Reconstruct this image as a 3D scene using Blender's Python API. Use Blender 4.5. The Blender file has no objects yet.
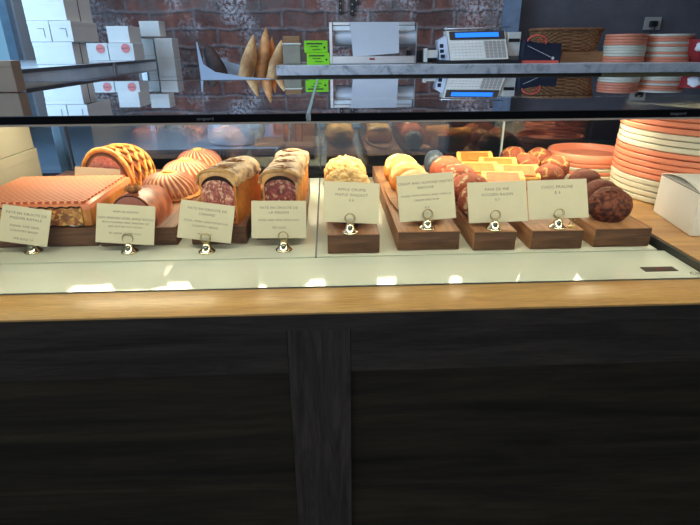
import bpy, bmesh, math, random
from mathutils import Vector, Matrix, noise
random.seed(7)
R = math.radians
S = bpy.context.scene
COL = S.collection

# ------------------------------------------------------------------ camera
F = 510.0
PITCH, YAW, ROLL = R(23), R(2.3), R(.35)
CR = Matrix.Rotation(-YAW, 3, 'Z') @ Matrix.Rotation(math.pi/2 - PITCH, 3, 'X') @ Matrix.Rotation(-ROLL, 3, 'Z')
CAM = Vector((0, 0, 1.45))
cd = bpy.data.cameras.new('camera'); cd.sensor_width = 36; cd.lens = 36*F/700; cd.clip_start = .02
cam = bpy.data.objects.new('camera', cd); COL.objects.link(cam)
cam.matrix_world = Matrix.Translation(CAM) @ CR.to_4x4()
S.camera = cam

def ray(px, py): return CR @ Vector(((px-350)/F, (262.5-py)/F, -1))
def az(px, py, z):
    d = ray(px, py); return CAM + d*((z-CAM.z)/d.z)
def ay(px, py, y):
    d = ray(px, py); return CAM + d*(y/d.y)

# ------------------------------------------------------------------ mesh builder
class G:
    def __init__(s): s.bm = bmesh.new()
    def box(s, x0, x1, y0, y1, z0, z1, rot=None, bev=0):
        m = Matrix.Translation(((x0+x1)/2, (y0+y1)/2, (z0+z1)/2)) @ Matrix.Diagonal((x1-x0, y1-y0, z1-z0, 1))
        if rot is not None: m = rot @ m
        r = bmesh.ops.create_cube(s.bm, size=1, matrix=m)
        if bev:
            es = list({e for v in r['verts'] for e in v.link_edges})
            bmesh.ops.bevel(s.bm, geom=es, offset=bev, segments=2, affect='EDGES', profile=.6)
        return s
    def prism(s, pts, vec):
        """polygon of 3D points swept along vec"""
        vec = Vector(vec); n = len(pts)
        a = [s.bm.verts.new(Vector(p)) for p in pts]; b = [s.bm.verts.new(Vector(p)+vec) for p in pts]
        s.bm.faces.new(a[::-1]); s.bm.faces.new(b)
        for i in range(n): s.bm.faces.new((a[i], a[(i+1) % n], b[(i+1) % n], b[i]))
        return s
    def lathe(s, prof, n=32, c=(0, 0, 0), rot=None):
        rings = []
        for r, z in prof:
            ring = []
            if r < 1e-6:
                v = s.bm.verts.new(Vector((0, 0, z))); ring = [v]*n
            else:
                for i in range(n):
                    a = 2*math.pi*i/n; ring.append(s.bm.verts.new(Vector((r*math.cos(a), r*math.sin(a), z))))
            rings.append(ring)
        for p, q in zip(rings, rings[1:]):
            for i in range(n):
                j = (i+1) % n
                f = []
                for v in (p[i], p[j], q[j], q[i]):
                    if v not in f: f.append(v)
                if len(f) > 2:
                    try: s.bm.faces.new(f)
                    except ValueError: pass
        vs = {v for r_ in rings for v in r_}
        m = Matrix.Translation(c)
        if rot is not None: m = m @ rot.to_4x4()
        bmesh.ops.transform(s.bm, matrix=m, verts=list(vs))
        return s
    def tube(s, pts, r, n=8, closed=False, flat=1.0, cap=True):
        pts = [Vector(p) for p in pts]; N = len(pts); rings = []
        for i, p in enumerate(pts):
            if closed: t = pts[(i+1) % N]-pts[i-1]
            else: t = pts[min(i+1, N-1)]-pts[max(i-1, 0)]
            t.normalize()
            if i == 0:
                up = Vector((0, 0, 1)) if abs(t.z) < .8 else Vector((0, 1, 0))
                a = t.cross(up).normalized()
            else: a = (a - t*a.dot(t)).normalized()
            b = a.cross(t).normalized()
            rr = r[i] if isinstance(r, (list, tuple)) else r
            rings.append([s.bm.verts.new(p + a*rr*math.cos(2*math.pi*k/n) + b*rr*flat*math.sin(2*math.pi*k/n)) for k in range(n)])
        M = N if closed else N-1
        for i in range(M):
            p, q = rings[i], rings[(i+1) % N]
            for k in range(n): s.bm.faces.new((p[k], p[(k+1) % n], q[(k+1) % n], q[k]))
        if cap and not closed:
            s.bm.faces.new(rings[0][::-1]); s.bm.faces.new(rings[-1])
        return s
    def blob(s, rx, ry, rz, c=(0, 0, 0), flat=-.55, sub=4, disp=None, rot=None):
        r = bmesh.ops.create_icosphere(s.bm, subdivisions=sub, radius=1)
        for v in r['verts']:
            p = v.co.copy()
            k = 1 + (disp(p) if disp else 0)
            z = p.z*k
            if z < flat: z = flat + (z-flat)*.12
            q = Vector((p.x*k*rx, p.y*k*ry, (z-flat)*rz))
            if rot is not None: q = rot @ q
            v.co = q
        lo = min(v.co.z for v in r['verts']) if rot is None else 0
        for v in r['verts']: v.co += Vector(c) - Vector((0, 0, lo))
        return s
    def build(s, name, mat, parent=None, smooth=False, loc=None, rot=None, color=None, bev=0):
        bmesh.ops.recalc_face_normals(s.bm, faces=s.bm.faces[:])
        if bev: bmesh.ops.bevel(s.bm, geom=s.bm.edges[:], offset=bev, segments=2, affect='EDGES')
        me = bpy.data.meshes.new(name); s.bm.to_mesh(me); s.bm.free()
        me.materials.append(mat)
        if smooth:
            for p in me.polygons: p.use_smooth = True
            if smooth != 'all':
                try: me.set_sharp_from_angle(angle=R(40))
                except Exception: pass
        if color:
            ca = me.color_attributes.new('Col', 'FLOAT_COLOR', 'POINT')
            for i, v in enumerate(me.vertices): ca.data[i].color = (*color(v.co), 1)
        o = bpy.data.objects.new(name, me); COL.objects.link(o)
        if parent is not None: o.parent = parent
        if loc is not None: o.location = loc
        if rot is not None: o.rotation_euler = rot
        return o

def tag(o, label, cat, group=None, kind=None):
    if label: o['label'] = label
    if cat: o['category'] = cat
    if group: o['group'] = group
    if kind: o['kind'] = kind
    return o
def thing(name, label, cat, loc=(0, 0, 0), rot=(0, 0, 0), group=None):
    o = bpy.data.objects.new(name, None); COL.objects.link(o)
    o.empty_display_size = .03
    o.location = loc; o.rotation_euler = rot
    return tag(o, label, cat, group)
def struct(o): o['kind'] = 'structure'; return o
def copy_tree(o, loc=None, rot=None, label=None, parent=None):
    c = o.copy(); COL.objects.link(c)
    if parent is not None: c.parent = parent
    if loc is not None: c.location = loc
    if rot is not None: c.rotation_euler = rot
    if label: c['label'] = label
    for ch in list(o.children): copy_tree(ch, parent=c)
    return c

# ------------------------------------------------------------------ materials
def srgb(r, g, b):
    f = lambda c: (c/255/12.92) if c/255 <= .04045 else ((c/255+.055)/1.055)**2.4
    return (f(r), f(g), f(b))
class NT:
    def __init__(s, name):
        s.m = bpy.data.materials.new(name); s.m.use_nodes = True
        s.t = s.m.node_tree; s.t.nodes.clear()
        s.out = s.n('ShaderNodeOutputMaterial'); s.p = s.n('ShaderNodeBsdfPrincipled')
        s.l(s.p.outputs[0], s.out.inputs[0])
    def n(s, t, **k):
        x = s.t.nodes.new(t)
        for a, b in k.items():
            if a.startswith('_'): x.inputs[a[1:].replace('_', ' ')].default_value = b
            else: setattr(x, a, b)
        return x
    def l(s, a, b): s.t.links.new(a, b)
    def coord(s, scale=(1, 1, 1), loc=(0, 0, 0), rot=(0, 0, 0)):
        c = s.n('ShaderNodeTexCoord'); m = s.n('ShaderNodeMapping')
        m.inputs['Scale'].default_value = scale; m.inputs['Location'].default_value = loc; m.inputs['Rotation'].default_value = rot
        s.l(c.outputs['Object'], m.inputs[0]); return m.outputs[0]
    def noise(s, v, scale=5, detail=4, rough=.55, dist=0):
        x = s.n('ShaderNodeTexNoise', _Scale=scale, _Detail=detail, _Roughness=rough, _Distortion=dist); s.l(v, x.inputs['Vector']); return x.outputs['Fac']
    def ramp(s, fac, stops, interp='LINEAR'):
        r = s.n('ShaderNodeValToRGB'); e = r.color_ramp; e.interpolation = interp
        while len(e.elements) < len(stops): e.elements.new(.5)
        for el, (p, c) in zip(e.elements, stops): el.position = p; el.color = (*c, 1)
        s.l(fac, r.inputs[0]); return r.outputs[0]
    def mix(s, a, b, fac, mode='MIX'):
        x = s.n('ShaderNodeMix', data_type='RGBA', blend_type=mode)
        if isinstance(fac, (int, float)): x.inputs[0].default_value = fac
        else: s.l(fac, x.inputs[0])
        for v, i in ((a, 6), (b, 7)):
            if isinstance(v, tuple): x.inputs[i].default_value = (*v, 1)
            else: s.l(v, x.inputs[i])
        return x.outputs[2]
    def bump(s, h, strength=.3, dist=.002):
        b = s.n('ShaderNodeBump', _Strength=strength, _Distance=dist); s.l(h, b.inputs['Height']); s.l(b.outputs[0], s.p.inputs['Normal'])
    def base(s, c):
        if isinstance(c, tuple): s.p.inputs['Base Color'].default_value = (*c, 1)
        else: s.l(c, s.p.inputs['Base Color'])
    def set(s, rough=.5, metal=0, spec=.5, coat=0):
        s.p.inputs['Roughness'].default_value = rough; s.p.inputs['Metallic'].default_value = metal
        s.p.inputs['Specular IOR Level'].default_value = spec; s.p.inputs['Coat Weight'].default_value = coat
        return s

def plain(name, c, rough=.6, metal=0, spec=.5, var=.12, scale=30, bump=0, coat=0):
    t = NT(name).set(rough, metal, spec, coat); v = t.coord(); nz = t.noise(v, scale)
    c2 = tuple(x*(1-var) for x in c); c1 = tuple(min(1, x*(1+var)) for x in c)
    t.base(t.ramp(nz, [(.3, c2), (.7, c1)]))
    if bump: t.bump(nz, bump)
    return t.m
def wood(name, c1, c2, axis='x', rough=.5, freq=1.0, spec=.5, bump=.15, pores=True):
    t = NT(name).set(rough, 0, spec)
    sc = {'x': (1.2, 14, 14), 'y': (14, 1.2, 14), 'z': (14, 14, 1.2)}[axis]
    v = t.coord(tuple(a*freq for a in sc))
    n1 = t.noise(v, 1.6, 5, .6, 1.2); 
    v2 = t.coord(tuple(a*freq*5 for a in sc)); n2 = t.noise(v2, 3, 3, .6)
    col = t.ramp(n1, [(.3, c1), (.5, tuple((a+b)/2 for a, b in zip(c1, c2))), (.7, c2)])
    col = t.mix(col, t.ramp(n2, [(.35, (.55, .52, .5)), (.6, (1, 1, 1))]), .5 if pores else .15, 'MULTIPLY')
    t.base(col); t.bump(n2, bump, .001); return t.m
def vcol(name, rough=.55, spec=.5, nscale=120, namt=.25, bump=.3, bscale=200, coat=0, sss=0):
    t = NT(name).set(rough, 0, spec, coat)
    a = t.n('ShaderNodeVertexColor', layer_name='Col'); v = t.coord()
    nz = t.noise(v, nscale, 4)
    t.base(t.mix(a.outputs[0], t.ramp(nz, [(.3, (1-namt,)*3), (.7, (1+namt*.4,)*3)]), 1, 'MULTIPLY'))
    if bump: t.bump(t.noise(v, bscale, 4), bump, .002)
    return t.m
def glass(name, tint=(.97, 1, .98), base=0.0, ior=1.5):
    t = NT(name); t.t.nodes.remove(t.p)
    tr = t.n('ShaderNodeBsdfTransparent'); tr.inputs[0].default_value = (*tint, 1)
    gl = t.n('ShaderNodeBsdfGlossy'); gl.inputs['Roughness'].default_value = .005
    gl.inputs[0].default_value = (.97, .98, 1, 1)
    fr = t.n('ShaderNodeFresnel'); fr.inputs[0].default_value = ior
    geo = t.n('ShaderNodeNewGeometry')
    inv = t.n('ShaderNodeMath', operation='SUBTRACT'); inv.inputs[0].default_value = 1; t.l(geo.outputs['Backfacing'], inv.inputs[1])
    ad = t.n('ShaderNodeMath', operation='ADD', use_clamp=True); t.l(fr.outputs[0], ad.inputs[0]); ad.inputs[1].default_value = base
    mu = t.n('ShaderNodeMath', operation='MULTIPLY'); t.l(ad.outputs[0], mu.inputs[0]); t.l(inv.outputs[0], mu.inputs[1])
    mx = t.n('ShaderNodeMixShader'); t.l(mu.outputs[0], mx.inputs[0]); t.l(tr.outputs[0], mx.inputs[1]); t.l(gl.outputs[0], mx.inputs[2])
    t.l(mx.outputs[0], t.out.inputs[0]); return t.m
def emit(name, c, s):
    t = NT(name); t.set(.6); t.base(c)
    t.p.inputs['Emission Color'].default_value = (*c, 1); t.p.inputs['Emission Strength'].default_value = s; return t.m

def brick_mat():
    t = NT('old_brick').set(.85, 0, .3)
    c = t.n('ShaderNodeTexCoord'); sp = t.n('ShaderNodeSeparateXYZ'); cb = t.n('ShaderNodeCombineXYZ')
    t.l(c.outputs['Object'], sp.inputs[0])
    wob = t.noise(c.outputs['Object'], 6, 3)
    wm = t.n('ShaderNodeMath', operation='MULTIPLY_ADD'); t.l(wob, wm.inputs[0]); wm.inputs[1].default_value = .06; t.l(sp.outputs['Z'], wm.inputs[2])
    t.l(sp.outputs['X'], cb.inputs[0]); t.l(wm.outputs[0], cb.inputs[1])
    b = t.n('ShaderNodeTexBrick', offset=.5, _Scale=1.0, _Mortar_Size=.014, _Mortar_Smooth=1.0, _Bias=-.1, _Brick_Width=.215, _Row_Height=.082)
    b.inputs['Color1'].default_value = (*srgb(148, 98, 84), 1); b.inputs['Color2'].default_value = (*srgb(104, 80, 76), 1); b.inputs['Mortar'].default_value = (*srgb(134, 126, 126), 1)
    t.l(cb.outputs[0], b.inputs['Vector'])
    n1 = t.noise(c.outputs['Object'], 14, 6, .7); n2 = t.noise(c.outputs['Object'], 3.2, 5, .65); n3 = t.noise(c.outputs['Object'], 60, 4, .7)
    col = t.mix(b.outputs['Color'], t.ramp(n1, [(.35, (.45, .43, .45)), (.65, (1.15, 1.1, 1.1))]), .85, 'MULTIPLY')
    ws = t.mix(t.ramp(n2, [(.50, (0, 0, 0)), (.60, (1, 1, 1))]), t.ramp(n3, [(.45, (0, 0, 0)), (.55, (1, 1, 1))]), 1, 'MULTIPLY')
    col = t.mix(col, srgb(185, 182, 188), ws)
    col = t.mix(col, srgb(112, 105, 105), t.ramp(t.noise(c.outputs['Object'], 5, 5, .7), [(.44, (0, 0, 0)), (.60, (.8, .8, .8))]))
    t.base(col); t.bump(t.mix(b.outputs['Fac'], n1, .5), .8, .012)
    return t.m
def meat_mat(name, cols, scale=90, white=.1):
    t = NT(name).set(.35, 0, .5)
    v = t.coord(); vo = t.n('ShaderNodeTexVoronoi', _Scale=scale); 
    wn = t.n('ShaderNodeTexNoise', _Scale=40, _Detail=3); t.l(v, wn.inputs['Vector'])
    mx = t.mix(v, wn.outputs['Color'], .025); t.l(mx, vo.inputs['Vector'])
    sp = t.n('ShaderNodeSeparateColor'); t.l(vo.outputs['Color'], sp.inputs[0])
    c = t.ramp(sp.outputs[0], [(i/len(cols), x) for i, x in enumerate(cols)], 'CONSTANT')
    c = t.mix(c, t.ramp(t.noise(v, 150, 4), [(.35, (.6, .55, .55)), (.65, (1.2, 1.15, 1.1))]), .8, 'MULTIPLY')
    t.base(c); t.bump(vo.outputs['Distance'], .3, .002); return t.m

M = {}
M['brick'] = brick_mat()
M['plaster'] = plain('grey_plaster', srgb(88, 88, 96), .85, var=.18, scale=9, bump=.2)
M['white_wall'] = plain('painted_wall', srgb(190, 205, 215), .7, var=.04, scale=4)
M['floor'] = plain('concrete_floor', srgb(95, 92, 90), .5, var=.2, scale=5)
M['ceiling'] = plain('ceiling_paint', srgb(150, 150, 150), .8, var=.05)
M['oak'] = wood('oak_ledge', srgb(246, 194, 116), srgb(224, 164, 90), 'x', .3, 1.6, .5, .06)
M['oak_top'] = wood('oak_counter', srgb(206, 160, 100), srgb(165, 115, 66), 'x', .32, 1.0, .5, .08)
M['dark_wood'] = wood('smoked_oak_horizontal', srgb(84, 73, 64), srgb(48, 42, 37), 'x', .6, 1.5, .3, .3)
M['dark_panel'] = wood('smoked_oak_panel', srgb(74, 64, 48), srgb(38, 33, 27), 'x', .6, .8, .25, .25)
M['dark_wood_v'] = wood('smoked_oak_vertical', srgb(92, 80, 72), srgb(54, 47, 43), 'z', .6, 2.4, .3, .35)
M['board'] = wood('walnut_board', srgb(150, 104, 72), srgb(104, 66, 44), 'y', .5, 1.6, .35, .15)
M['board_light'] = wood('pale_walnut_board', srgb(190, 140, 98), srgb(140, 94, 62), 'y', .5, 1.6, .35, .15)
M['end_grain'] = wood('walnut_end_grain', srgb(124, 88, 66), srgb(52, 36, 30), 'x', .6, 3, .3, .3)
M['deck'] = plain('white_glass_deck', srgb(222, 228, 212), .06, 0, .6, var=.015, scale=3)
M['black'] = plain('black_edge', (.003, .003, .004), .7, 0, .15, var=.1)
M['black_rubber'] = plain('dark_gasket', (.03, .033, .03), .6)
M['steel'] = plain('brushed_steel', (.55, .57, .6), .28, 1, var=.06, scale=20)
M['blue_sheen_steel'] = plain('steel_blue_sheen', (.70, .80, .92), .25, .35, var=.25, scale=6)  # bluish window reflection put into the partly diffuse base colour
M['dark_steel'] = plain('dark_steel', (.12, .12, .13), .35, .8)
M['bell'] = plain('nickel_bell', (.75, .68, .5), .14, 1, var=.03)
M['wire'] = plain('brass_wire', (.45, .34, .16), .3, 1, var=.03)
M['glass'] = glass('clear_glass')
M['glass_top'] = glass('canopy_glass', (.42, .45, .46), .32)
M['glass_door'] = glass('door_glass', (.85, .9, .93), .12)
M['glass_edge'] = plain('glass_edge', srgb(200, 215, 210), .2, var=.03)
M['lip'] = plain('pale_lip', srgb(235, 215, 190), .4, var=.03)
M['card'] = plain('cream_card', srgb(205, 199, 174), .7, var=.02, scale=60)
M['ink'] = plain('typewriter_ink', (.15, .14, .13), .8)
M['white_card'] = plain('white_carton', srgb(222, 222, 218), .65, var=.025, scale=20)
M['beige_card'] = plain('beige_carton', srgb(150, 147, 130), .65, var=.03, scale=10)
M['kraft'] = plain('kraft_carton', srgb(196, 168, 142), .7, var=.04, scale=20)
M['seam'] = plain('carton_seam', (.12, .12, .13), .8)
M['pink_label'] = plain('pink_round_label', srgb(225, 130, 128), .5, var=.05)
M['marble'] = None
t = NT('grey_marble').set(.25); v = t.coord(); t.base(t.ramp(t.noise(v, 9, 6, .65, 2), [(.35, srgb(150, 152, 158)), (.5, srgb(205, 206, 210)), (.7, srgb(222, 222, 226))])); M['marble'] = t.m
M['pink_plate'] = plain('coral_glaze', srgb(226, 142, 112), .35, var=.05, scale=12)
M['white_plate'] = plain('celadon_glaze', srgb(214, 214, 196), .35, var=.04, scale=12)
M['lime'] = plain('lime_carton', srgb(140, 222, 30), .5, var=.05)
M['cream_plastic'] = plain('cream_plastic', srgb(222, 222, 212), .45, var=.02)
M['blue_plastic'] = plain('pale_plastic', srgb(190, 205, 225), .45, var=.02)
M['key_grey'] = plain('grey_keys', srgb(165, 162, 158), .5, var=.02)
M['key_white'] = plain('white_keys', srgb(235, 235, 230), .5, var=.02)
M['screen'] = emit('blue_screen', (.01, .19, .9), 1.0)
M['paper'] = plain('white_paper', srgb(215, 218, 224), .8, var=.02)
M['navy'] = plain('navy_cloth', srgb(28, 36, 56), .7)
M['coral'] = plain('coral_ribbon', srgb(235, 100, 85), .5)
M['red'] = plain('red_glaze', srgb(150, 40, 45), .5)
M['tin'] = plain('dull_tin', srgb(150, 142, 128), .45, .3)
M['work_steel'] = plain('worktop_steel', srgb(175, 192, 215), .35, .1, var=.08, scale=5)
M['warm_reflection_steel'] = plain('fascia_warm_reflection', srgb(150, 138, 100), .4, .4, var=.3, scale=3)  # stainless; its warm blotchy reflection is painted into the base colour
M['light_wood'] = wood('light_wood', srgb(176, 132, 92), srgb(140, 98, 62), 'x', .6)
M['orange_wood'] = wood('cherry_wood', srgb(176, 96, 50), srgb(134, 64, 34), 'z', .5)
M['knife'] = plain('black_knife_handle', (.015, .015, .018), .4)
M['sticker'] = plain('black_sticker', (.02, .018, .02), .4)
M['food'] = vcol('baked_pastry')
M['glazed'] = vcol('egg_glazed_pastry', .28, .5, 90, .22, .15, 120)
M['crumb'] = vcol('crumble_topping', .7, .3, 260, .4, .6, 320)
M['bread'] = vcol('baguette_crust', .6, .3, 60, .3, .3, 150)
M['turban'] = vcol('scored_pastry', .4, .4, 90, .15, .2, 220)
M['meat'] = meat_mat('terrine_meat', [srgb(184, 116, 110), srgb(160, 90, 88), srgb(200, 134, 124), srgb(226, 186, 164), srgb(170, 98, 98), srgb(128, 70, 70)], 260)
M['meat_yellow'] = meat_mat('golden_terrine', [srgb(205, 160, 84), srgb(176, 118, 66), srgb(150, 84, 62), srgb(214, 178, 108), srgb(140, 92, 60), srgb(188, 138, 80)], 150)
M['ham'] = meat_mat('pink_ham', [srgb(232, 156, 148), srgb(236, 164, 154), srgb(226, 148, 140), srgb(238, 168, 158)], 20)
M['jelly'] = plain('dark_aspic', (.025, .012, .01), .15)
M['blue_wrap'] = plain('grey_foil', srgb(120, 135, 150), .35, .5)

# ------------------------------------------------------------------ the room
struct(G().box(-1.5, 3.3, -2.6, 2.9, -.1, 0).build('floor', M['floor']))
struct(G().box(-1.5, 3.3, -2.6, 2.9, 2.9, 3.0).build('ceiling', M['ceiling']))
struct(G().box(-1.4, .93, 2.8, 2.9, 0, 2.9).build('wall_back', M['brick']))
struct(G().box(.93, 3.2, 2.8, 2.9, 0, 2.9).build('wall_back_right', M['plaster']))
struct(G().box(3.2, 3.3, -2.6, 2.9, 0, 2.9).build('wall_right', M['plaster']))
struct(G().box(-1.5, -1.4, -2.6, .25, 0, 2.9).box(-1.5, -1.4, 2.62, 2.9, 0, 2.9).box(-1.5, -1.4, .25, 2.62, 0, 1.3).box(-1.5, -1.4, .25, 2.62, 2.7, 2.9).build('wall_left', M['white_wall']))
# storefront wall behind the viewer with its daylit window
struct(G().box(-1.4, 3.2, -2.6, -2.5, 0, .7).box(-1.4, 3.2, -2.6, -2.5, 2.6, 2.9).box(.9, 3.2, -2.6, -2.5, .7, 2.6).build('wall_front', M['white_wall']))
M['daylight'] = emit('daylit_frosted_pane', (.55, .77, 1.0), .8)
struct(G().box(-1.4, .9, -2.58, -2.56, .7, 2.6).build('window_1', M['daylight']))
M['frosted'] = emit('frosted_blue_pane', (.10, .16, .22), 1.0); M['frosted'].node_tree.nodes['Principled BSDF'].inputs['Emission Color'].default_value = (.15, .34, .52, 1)
wn = struct(G().box(-1.46, -1.45, .25, 2.62, 1.3, 2.7).build('window_2', M['frosted']))
fb = plain('blue_window_frame', srgb(140, 170, 195), .5)
g = G()
for y in (.25, 1.05, 1.85, 2.58): g.box(-1.449, -1.41, y, y+.04, 1.3, 2.7)
g.box(-1.449, -1.41, .25, 2.62, 1.3, 1.34); g.build('window_frame', fb, wn)
struct(G().box(.885, .945, 2.715, 2.798, 0, 2.9).build('trim_1', plain('blue_grey_post', srgb(120, 140, 165), .5)))

def area(name, loc, size, sy, rot, energy, col):
    l = bpy.data.lights.new(name, 'AREA'); l.shape = 'RECTANGLE'; l.size = size; l.size_y = sy; l.energy = energy; l.color = col
    o = bpy.data.objects.new(name, l); COL.objects.link(o); o.location = loc; o.rotation_euler = rot; return o
area('storefront_daylight', (-.25, -2.45, 1.65), 2.2, 1.8, (R(90), 0, 0), 9, (1, .93, .84))
area('side_window_daylight', (-1.38, 1.15, 2.0), 1.7, 1.2, (0, R(-90), 0), 44, (.46, .70, 1))
area('back_bar_fill', (.2, 1.9, 2.85), 2.4, .4, (0, 0, 0), 13, (.95, .95, 1))  # added fill light brightening the background, no lamp fitting stands for it

# ------------------------------------------------------------------ service counter (dark front with oak ledge)
ctr = thing('service_counter', 'dark panelled service counter with a glossy oak ledge along its front', 'counter', (0, .65, 0))
def cb(name, m, *a, bev=0, **k):
    a = list(a); a[2] -= .65; a[3] -= .65
    return G().box(*a, bev=bev).build(name, m, ctr, smooth=bool(bev), **k)
o = cb('oak_ledge', M['oak'], -1.5+.12, 2.2, .5705, .6425, 1.1368, 1.14, bev=.0012)
cb('top_moulding', M['dark_wood'], -1.38, 2.2, .5725, .640, ay(320, 330, .5725).z, 1.1366)
pz = lambda py, y=.586: ay(320, py, y).z
zr = pz(372)
xs0, xs1 = ay(288, 350, .586).x, ay(350.5, 350, .586).x
cb('rail', M['dark_wood'], -1.38, xs0-.0008, .586, .640, zr, 1.1160)
cb('rail', M['dark_wood'], xs1+.0008, 2.2, .586, .640, zr, 1.1160)
cb('stile', M['dark_wood_v'], xs0, xs1, .5850, .640, .06, 1.1160)
cb('panel', M['dark_panel'], -1.38, xs0-.0008, .604, .640, .06, zr)
cb('panel', M['dark_panel'], xs1+.0008, 2.2, .612, .640, .06, zr)
cb('plinth', M['black'], -1.38, 2.2, .62, .640, 0, .06)

# ------------------------------------------------------------------ glass display case
case = thing('display_case', 'long glass-topped display case with white deck holding the pastries', 'display case', (0, .65, .06))
CZ = .06
def kb(name, m, *a, bev=0, smooth=False):
    a = list(a); a[2] -= .65; a[3] -= .65; a[4] -= CZ; a[5] -= CZ
    return G().box(*a, bev=bev).build(name, m, case, smooth=smooth)
XJ = -.024
kb('deck', M['deck'], -.90, XJ-.0015, .757, 1.286, 1.1005, 1.14)
kb('deck', M['deck'], XJ+.0015, .535, .757, 1.286, 1.1005, 1.14)
kb('carcass', M['dark_steel'], -1.38, 2.2, .6505, 1.33, .06, 1.10)
kb('feet', M['black'], -1.34, 2.1, .68, 1.30, 0, .0595)
kb('deck_joint', M['dark_steel'], XJ-.0012, XJ+.0012, .757, 1.286, 1.1005, 1.139)
kb('front_sill', M['deck'], -1.1, .5455, .650, .7545, 1.1005, 1.1385)
kb('gasket', M['black_rubber'], .5460, .5525, .655, 1.286, 1.1005, 1.1495, bev=.002)
kb('stepped_corner', M['black_rubber'], .5355, .5455, .757, 1.286, 1.1005, 1.134)
kb('oak_shelf', M['oak_top'], .5530, 2.0, .655, 1.325, 1.1005, 1.15)
kb('rear_track', M['black'], -1.3, 2.0, 1.287, 1.345, 1.1005, 1.150)
kb('front_glass', M['glass'], -1.3, 2.0, .646, .654, 1.1405, 1.3625)
kb('top_glass', M['glass_top'], -1.3, XJ-.0025, .650, 1.350, 1.366, 1.374)
kb('top_glass', M['glass_top'], XJ+.0025, 2.0, .650, 1.350, 1.366, 1.374)
kb('top_joint', M['glass_edge'], XJ-.0020, XJ+.0020, .650, 1.350, 1.3655, 1.3745)
kb('front_trim', M['black'], -1.3, XJ-.0030, .6425, .6495, 1.3655, 1.3745)
kb('front_trim', M['black'], XJ+.0030, 2.0, .6425, .6495, 1.3655, 1.3745)
kb('rear_trim', M['dark_steel'], -1.3, 2.0, 1.3505, 1.3555, 1.3655, 1.3745)
kb('lip', M['lip'], -1.3, 2.0, .6445, .6560, 1.3628, 1.3652)
# sliding rear doors
for x0, x1, y in ((-1.3, -.66, 1.336), (-.655, XJ, 1.336), (XJ+.004, .452, 1.336), (.458, 2.0, 1.340)):
    kb('rear_door', M['glass_door'], x0, x1, y, y+.005, 1.151, 1.362)
kb('door_edge', M['glass_edge'], .4530, .4565, 1.334, 1.343, 1.151, 1.362)
kb('door_edge', M['dark_steel'], XJ, XJ+.003, 1.334, 1.343, 1.151, 1.362)
kb('door_edge', M['dark_steel'], -.6590, -.6560, 1.334, 1.343, 1.151, 1.362)
hs = kb('light_housing', M['black'], -.66, 1.5, 1.03, 1.15, 1.3565, 1.3655)
M['led2'] = emit('front_light_strip', (1, .88, .66), 1.5)
M['led'] = emit('warm_light_strip', (1, .86, .62), 8)
kb('light_strip', M['led'], -.62, 1.10, 1.045, 1.135, 1.3540, 1.3562)
area('case_light', (.24, 1.09, 1.350), 1.7, .08, (0, 0, 0), 4.2, (1, .86, .62))

kb('light_housing', M['black'], -.66, 1.5, .6565, .676, 1.3640, 1.3655)
kb('light_strip', M['led2'], -.62, 1.4, .6575, .6745, 1.3620, 1.3638)
area('front_case_light', (.3, .672, 1.3595), 2.0, .02, (R(28), 0, 0), 2.3, (1, .88, .66))

def text_mesh(name, txt, size, mat, parent, mw, align='CENTER', ext=.00015, space=1.1):
    c = bpy.data.curves.new(name, 'FONT'); c.body = txt; c.size = size; c.align_x = align; c.align_y = 'CENTER'
    c.extrude = ext; c.space_character = space; c.space_line = 1.15; c.resolution_u = 2
    t = bpy.data.objects.new(name+'_tmp', c); COL.objects.link(t)
    bpy.context.view_layer.update()
    me = bpy.data.meshes.new_from_object(t.evaluated_get(bpy.context.evaluated_depsgraph_get()))
    bpy.data.objects.remove(t)
    me.name = name; me.materials.clear(); me.materials.append(mat)
    o = bpy.data.objects.new(name, me); COL.objects.link(o)
    if parent is not None: o.parent = parent
    o.matrix_local = mw
    return o
FR = Matrix.Rotation(R(90), 4, 'X')
M['grey_print'] = plain('pale_print', (.3, .3, .32), .6)
p = ay(205, 118.3, .642)
text_mesh('maker_name', 'sanguard', .0052, M['grey_print'], case, Matrix.Translation((p.x, -.0078, 1.370-CZ)) @ FR)
p = ay(679, 111.5, .642)
text_mesh('maker_name', 'sanguard', .0052, M['grey_print'], case, Matrix.Translation((p.x, -.0078, 1.370-CZ)) @ FR)
p = az(700.5, 273, 1.139)
text_mesh('deck_lettering', 'Cirr', .013, M['ink'], case, Matrix.Translation((p.x-.004, p.y-.65, 1.1387-CZ)) @ Matrix.Rotation(R(0), 4, 'Z'))
# black sticker on the sill
a_, b_ = az(643, 267, 1.139), az(668, 271, 1.139)
st = tag(G().box(-.025, .025, -.008, .008, 0, .0006).build('sticker', M['sticker'], loc=(az(659, 269, 1.139).x, az(659, 269, 1.139).y, 1.1387)), 'small black sticker with faint red marks on the white sill at the right', 'sticker')
text_mesh('red_marks', 'oor', .012, M['red'], st, Matrix.Translation((.004, 0, .0007)))

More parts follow.
